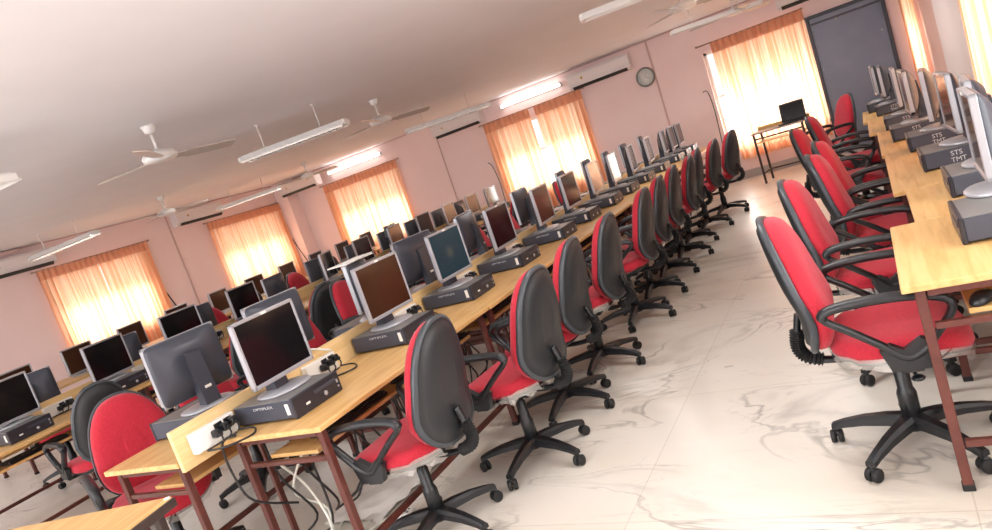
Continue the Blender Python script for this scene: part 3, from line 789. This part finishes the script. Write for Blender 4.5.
# ---- desk at the bottom corner
dk = make_desk(1.15, .75, .75, True); dk.location = (-2.50, 1.49, 0); dk.rotation_euler = (0, 0, radians(190)); 
dk.location = (-3.24, .22, 0); dk.rotation_euler = (0, 0, 0)
for o in list(dk.children): bpy.data.objects.remove(o)
dk.location = (-2.53, 1.50, 0); dk.rotation_euler = (0, 0, radians(11))
m = MB(); m.box((-.6, -.35, .738), (1.2, .70, .024), M['wood'], .004); m.build('desktop', dk)
m = MB(); m.box((.005, -.35, .728), (.012, .70, .034), M['dsteel'], .002); m.build('edge_rail', dk, label='dark steel edge')
m = MB(); m.lathe([(0, .745), (.012, .745), (.012, .753), (0, .755)], M['white'], (-.012, -.015, 0), n=12); m.build('corner_cap', dk, label='white corner cap')
for x in (-.05, -1.15):
    for y in (-.05, -.65):
        m = MB(); m.box((x, y, .363), (.032, .032, .726), M['dsteel'], .003); m.build('leg', dk)
tag(dk, 'empty light wood desk cut by the bottom edge with dark steel edge and white corner', 'desk')

# ---- second double row
X2 = -5.52
d2 = Proto(make_desk(1.5, .58))
for k in range(6): d2.place((X2, 1.9 + k * 1.5, 0), 0, 'wooden desk of the second row, %s from the picture edge on its near face' % ORD[k], 'desks of the second row, near face')
m = MB(); m.box((X2 - .596, 6.4, .80), (.024, 9.0, .19), M['pale'], .003); o = m.build('divider_panel')
for y in (2.2, 3.4, 4.9, 6.4, 7.9, 9.4, 10.7):
    m2 = MB(); m2.box((X2 - .596, y, .3525), (.02, .03, .705), M['steel'], .002); m2.build('support_post', o)
tag(o, 'wooden upstand board running along the middle of the second desk row', 'divider panel')
d3 = Proto(make_desk(1.5, .545, inset=.2))
for k in range(6): d3.place((X2 - 1.16, 3.4 + k * 1.5, 0), radians(180), 'wooden desk of the second row, %s from the picture edge on its window face' % ORD[k], 'desks of the second row, window face')
for k in range(7): sock.place((X2 - .583, (3.03, 3.84, 4.61, 5.7, 6.67, 7.42, 8.17)[k], .752), 0, 'white power socket box, %s along the upstand board of the second row' % ORD[k], 'socket boxes of the second row')
ys2 = [2.62, 3.45, 4.22, 5.0, 6.35, 7.05, 7.8, 8.55, 9.3, 10.05, 10.75]
for k, y in enumerate(ys2):
    (monK).place((X2 - .38, y, mz), radians((2, 6, -6, 4, 22, 8, 10, 4, 6, 2, 0)[k]), 'dark screened monitor facing the aisle chairs, %s along the second row' % ORD[k], 'monitors on the near face of the second row')
    pcP.place((X2 - .34, y - .03, pcz), 0, 'black fronted desktop computer, %s along the near face of the second row' % ORD[k], 'desktop computers on the near face of the second row')
for k, y in enumerate([3.02, 3.85, 4.75, 5.9, 6.7, 7.45, 8.2, 8.95, 9.7, 10.4]):
    mon.place((X2 - .86, y, .751), radians(180 + (-32, -26, -8, 10, -10, 5, 4, -6, 0, 3)[k]), 'silver grey monitor back, %s along the window face of the second row' % ORD[k], 'monitors turned to the windows in the second row')
for k, (y, a) in enumerate([(2.74, -12), (4.08, -5), (4.93, -12), (6.3, -4), (7.1, 3), (8.0, 0), (8.8, 5), (9.6, 0)]):
    chL.place((-5.17 if k != 2 else -4.98, y, 0), radians(180 + a), 'dark backed office chair, %s along the near face of the second row' % ORD[k], 'chairs at the near face of the second row')
for k, y in enumerate([2.6, 3.4, 4.2]): kb.place((X2 - .24, y, TRAYZ), 0, 'black keyboard on a low tray, %s along the second row' % ORD[k], 'keyboards of the second row')
for k, (y, a) in enumerate([(3.5, -8), (4.6, 5), (5.7, -5), (7.3, 5), (8.9, 0)]):
    chL.place((-7.15, y, 0), radians(a), 'red fronted chair at the window face of the second row, %s along it' % ORD[k], 'chairs at the window face of the second row')
# ---- third row by the windows
X3 = -8.2
d4 = Proto(make_desk(1.5, .75))
for k in range(5): d4.place((X3, 3.6 + k * 1.5, 0), 0, 'wooden desk of the window row, %s from the picture edge' % ORD[k], 'desks of the window row')
for k in range(10):
    y = 4.0 + k * .72
    monL.place((X3 - .40, y, .75 + .02), radians((8, 5, 10, 6, 12, 4, 8, 10, 5, 8)[k]), 'small screen with painted brown reflection against the curtains, %s along the window row' % ORD[k], 'monitors of the window row')
    m = MB()
for o in [o for o in bpy.data.objects if o.parent is None and o.get('group') == 'monitors of the window row']: o.location.z = .751
for k, y in enumerate([6.45, 8.1]):
    chL.place((X3 + .42, y, 0), radians(180), 'dark backed office chair at the window row, %s from the picture edge' % ORD[k], 'chairs of the window row')

# ---- row along the near side wall
yb = [2.48, 3.34, 4.06, 5.46, 6.9, 8.0, 9.2]
off = [-.055, .04, -.015, -.03, -.09, -.13]
for k in range(6):
    Ld = yb[k + 1] - yb[k]; x0 = off[k]
    dsk = make_desk(Ld, .70, inset=.17 if k == 0 else .26)
    dsk.rotation_euler = (0, 0, radians(180)); dsk.location = (x0, yb[k] + Ld, 0)
    tag(dsk, 'pale wood desk against the near side wall, %s from the camera' % ORD[k] + (' with bare red-brown leg' if k == 0 else ''), 'desk', 'desks along the near side wall')
rp = [(2.83, .155), (3.62, .20), (4.42, .15), (5.25, .13), (5.95, .06), (6.80, .04), (8.20, .0), (8.82, -.07)]
rm = [(3.20, .275, 4), (3.82, .31, 3), (4.95, .30, 8), (5.25, .21, 5), (6.15, .16, 0), (7.05, .10, 4), (8.45, .06, 6), (7.75, .12, 0)]
for k, (y, x) in enumerate(rp):
    pcR.place((x + .198, y + .158, pcz), radians(180), 'flat grey computer with bold white letters on its side, %s along the near side wall' % ORD[k], 'lettered computers along the near side wall')
mlist = [(3.19, .30, -1), (3.80, .36, -3), (4.58, .34, 3), (5.42, .30, -4), (6.12, .22, 2), (6.97, .19, 0), (8.36, .12, -2), (8.98, .06, 2)]
for k, (y, x, a) in enumerate(mlist):
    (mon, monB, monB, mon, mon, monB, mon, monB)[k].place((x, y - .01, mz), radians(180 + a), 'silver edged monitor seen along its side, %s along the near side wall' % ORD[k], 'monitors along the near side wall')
for k, (x, y) in enumerate([(.22, 2.94), (.40, 3.72), (.40, 5.1), (.32, 6.2)]):
    kb.place((x + .03, y + .03, TRAYZ), radians(178), 'black keyboard on the tray of a near side wall desk, %s from the camera' % ORD[k], 'keyboards along the near side wall')
ms.place((.16, 2.60, TRAYZ), radians(60), 'black mouse on the orange tray under the first near side wall desk')
chR = [(-.13, 2.86, 2, 'F'), (-.13, 3.70, -1, 'F'), (-.05, 4.455, 1, 'H'), (-.05, 5.08, -1, 'H'), (-.30, 6.52, -4, 'H'), (-.24, 7.52, 0, 'L'), (-.54, 9.2, 205, 'L')]
for k, (x, y, a, t) in enumerate(chR):
    lab = ('whole red office chair on five-star base in front of the near side wall desk leg', )[0] if k == 0 else ('office chair showing its black back, standing before the dark blue door' if k == 6 else 'red padded office chair with black loop arms, %s along the near side wall' % ORD[k])
    pro[t].place((x, y, 0), radians(a), lab, 'red office chairs along the near side wall')

# ---- laptop desk under the far window
r = empty('laptop_desk', (-1.20, 11.05, 0), radians(-9)); tag(r, 'small grey topped steel desk under the window carrying a black laptop', 'desk')
m = MB(); m.box((0, 0, .74), (.74, .45, .022), M['laptopg'], .003); m.build('desktop', r)
for x in (-.34, .34):
    for y in (-.19, .19):
        m = MB(); m.box((x, y, .365), (.028, .028, .73), M['dsteel'], .002); m.build('leg', r)
    m = MB(); m.box((x, 0, .15), (.02, .36, .02), M['dsteel']); m.build('cross_rail', r)
m = MB(); m.box((0, -.19, .66), (.66, .022, .022), M['dsteel']); m.build('front_rail', r)
m = MB(); m.box((0, .19, .15), (.66, .022, .022), M['dsteel']); m.build('stretcher', r)
m = MB(); m.box((0, 0, .60), (.64, .36, .016), M['wood2']); m.build('shelf', r)
m = MB(); m.box((0, .19, .775), (.74, .02, .05), M['wood2'], .002); m.build('back_ledge', r, label='brown wooden ledge at the back')
r = empty('laptop', (-1.02, 10.98, .751), radians(-9)); tag(r, 'open black laptop on the small desk before the bright curtains', 'laptop')
m = MB(); m.box((0, 0, .011), (.34, .24, .020), M['black'], .004); m.build('keyboard_base', r)
m = MB(); m.box((0, .125, .15), (.34, .012, .26), M['black'], .004, Matrix.Rotation(radians(-8), 3, 'X')); m.build('lid', r)
m = MB(); m.box((0, .1175, .15), (.31, .003, .22), M['screen'], 0, Matrix.Rotation(radians(-8), 3, 'X')); m.build('screen', r)

# ---- cables and litter under the front desk
cable('cable', [(-2.78, 2.2, .50), (-2.72, 2.25, .35), (-2.60, 2.20, .18), (-2.72, 2.25, .03), (-2.85, 2.5, .008)], .007, M['wcable'], 'white cable looping down under the front desk, thinner bend of the pair')
cable('cable', [(-2.68, 2.3, .55), (-2.76, 2.2, .36), (-2.70, 2.3, .20), (-2.62, 2.22, .04), (-2.55, 2.5, .008)], .007, M['wcable'], 'white cable twisting down under the front desk beside its twin')
rng = random.Random(9)
for k in range(12):
    y = 2.12 + k * .17 + rng.uniform(-.04, .04); x = -2.72 + rng.uniform(-.06, .06); y2 = y + rng.uniform(.1, .45)
    cable('cable', [(x, y, .685), (x - .02, y + .04, .45), (x + .05, y + .1, .22), (x - .1, (y + y2) / 2, .10), (x + rng.uniform(-.1, .1), y2, .14), (x, y2 + .08, .45), (x, y2 + .1, .685)], .006, M['bcable'], 'black cable drooping in the tangle under the front desks of the double row', 'tangle of black cables under the double row')
for k, y in enumerate([1.96, 2.70, 3.54]):
    cable('cable', [(-2.735, y + .06, .775), (-2.68, y + .10, .762), (-2.60, y + .02, .760), (-2.66, y - .08, .760), (-2.76, y - .10, .760)], .005, M['bcable'], 'black power cable curling on the desk by the %s white socket box' % ORD[k])
cable('cable', [(-2.72, 1.99, .762), (-2.75, 1.955, .765), (-2.76, 1.93, .73), (-2.76, 1.93, .60), (-2.72, 1.95, .46), (-2.66, 2.12, .34)], .0055, M['bcable'], 'thick black cable hanging off the front end of the double row')
cable('cable', [(-2.90, 2.46, .765), (-2.88, 2.52, .86), (-2.86, 2.60, .93), (-2.83, 2.70, .91), (-2.80, 2.80, .86)], .006, M['wcable'], 'white cable looping over the upstand board behind the front monitor')
def film(name, loc, w, d_, mat, label, cat, seed, amp=.03):
    rg = random.Random(seed); n = 14; rows = []
    for i in range(n):
        rows.append([Vector((w * (j / (n - 1) - .5) + rg.uniform(-.012, .012), d_ * (i / (n - 1) - .5) + rg.uniform(-.012, .012), .004 + rg.uniform(0, amp))) for j in range(n)])
    m = MB(); m.rings(rows, mat, False, False, closed=False); o = m.build(name, loc=loc); tag(o, label, cat)
film('plastic_sheet', (-2.75, 2.78, 0), .40, .65, M['paper'], 'crumpled white plastic sheet on the floor under the front desk', 'sheet', 3)
r = empty('floor_socket', (-2.42, 2.50, 0), .3); tag(r, 'white socket block lying on the floor behind the front desk leg', 'power socket')
m = MB(); m.box((0, 0, .02), (.09, .07, .04), M['white'], .005); m.build('block', r)
m = MB(); m.box((0, 0, .041), (.02, .01, .003), M['black']); m.box((.02, .015, .041), (.01, .01, .003), M['black']); m.box((.02, -.015, .041), (.01, .01, .003), M['black']); m.build('outlet', r)
# paper on top of a far side monitor pair, cloths draped on second row monitors
m = MB(); m.box((0, 0, 0), (.20, .17, .012), M['paper'], .002, Matrix.Rotation(.12, 3, 'Y')); o = m.build('paper_stack', loc=(-2.88, 3.15, 1.0)); 
bpy.data.objects.remove(o)
m = MB(); rs = []
for x, z in ((.05, -.22), (.045, -.10), (.03, 0), (-.005, .012), (-.04, 0), (-.06, -.14)):
    rs.append([Vector((x + .008 * sin(j * 1.3), -.10 + .2 * j / 9, z + .008 * cos(j * 2.1))) for j in range(10)])
m.rings(rs, M['clothg'], False, False, closed=False); o = m.build('cloth', loc=(X2 - .445, 7.83, 1.198)); tag(o, 'pale green cloth draped over a second row monitor', 'cloth')
m = MB(); out = superell(.10, .14, 2.5, 18)
m.rings([[Vector((u * s_, v * s_, z)) for u, v in out] for z, s_ in ((0, 1), (.03, 1.03), (.055, .85), (.07, .45))], M['tealc']); o = m.build('folded_cloth', loc=(X2 - .13, 7.45, .751)); tag(o, 'teal folded cloth lying on the second row desk', 'cloth')

# ================================================================== LIGHT
w = bpy.data.worlds.new('daylight'); sc.world = w; w.use_nodes = True
bg = w.node_tree.nodes['Background']; bg.inputs['Color'].default_value = (.93, .97, 1, 1); bg.inputs['Strength'].default_value = 1.6
def area(name, loc, rot, sx, sy, power, col=(1, 1, 1)):
    l = bpy.data.lights.new(name, 'AREA'); l.shape = 'RECTANGLE'; l.size = sx; l.size_y = sy; l.energy = power; l.color = col
    o = bpy.data.objects.new(name, l); COL.objects.link(o); o.location = loc; o.rotation_euler = rot; return o
for h in far_w: area('daylight_far', ((h[0] + h[1]) / 2, YF + .30, h[2] + .35), (radians(-90), 0, 0), h[1] - h[0], .7 if h[0] < -3 else 1.3, 44 if h[0] < -3 else (95 if h[0] < 0 else 30), (1, .97, .93))
for h in left_w[:2]: area('daylight_left', (XL - .30, (h[0] + h[1]) / 2, h[2] + .35), (0, radians(-90), 0), .7, h[1] - h[0], 44, (1, .97, .93))
for h in right_w: area('daylight_fill_right', (XR + .30, (h[0] + h[1]) / 2, (h[2] + h[3]) / 2), (0, radians(90), 0), h[3] - h[2], h[1] - h[0], 70, (1, .97, .93))  # second lamp is added fill through the out-of-view window
for h in back_fill_w: area('fill_back', ((h[0] + h[1]) / 2, YB - .12, (h[2] + h[3]) / 2), (radians(90), 0, 0), h[1] - h[0], h[3] - h[2], 120, (.95, .97, 1))  # added frontal fill behind the camera, at the invented back windows
# added fill lights without fixtures, behind the camera and over the aisles
for x, y, p in ((-1.2, -.6, 44), (-.9, 3.2, 34), (-5, .2, 13), (-8.5, 1.5, 14), (-3.0, 8.6, 26), (-8.2, 7.6, 26), (-.9, 8.6, 28)):
    area('ceiling_fill', (x, y, ZC - .06), (0, 0, 0), 1.2, .25, p, (1, .97, .95))

area('bounce_fill', (-1.6, -1.6, 1.9), (radians(180), 0, 0), 1.6, 1.6, 84, (.97, .98, 1))  # this and the next: added upward fill behind the camera, brightens the ceiling
area('bounce_fill', (-6.0, -1.6, 1.9), (radians(180), 0, 0), 1.6, 1.6, 84, (.97, .98, 1))
# ================================================================== CAMERA
f, roll, pitch, yaw, h = 705.34, -.32671, -.13534, .52730, 1.5355
fw = Vector((-sin(yaw) * cos(pitch), cos(yaw) * cos(pitch), sin(pitch)))
r0 = fw.cross(Vector((0, 0, 1))).normalized(); u0 = r0.cross(fw)
rt = cos(roll) * r0 + sin(roll) * u0; up = -sin(roll) * r0 + cos(roll) * u0
cam = bpy.data.cameras.new('camera'); co = bpy.data.objects.new('camera', cam); COL.objects.link(co)
cam.sensor_width = 36; cam.lens = f / 992 * 36; cam.clip_start = .02
mat = Matrix((rt, up, -fw)).transposed().to_4x4(); mat.translation = Vector((0, 0, h)); co.matrix_world = mat
sc.camera = co
sc.view_settings.view_transform = 'Standard'; sc.view_settings.look = 'None'; sc.view_settings.gamma = 1; sc.view_settings.exposure = 0
sc.cycles.max_bounces = 8; sc.cycles.diffuse_bounces = 4
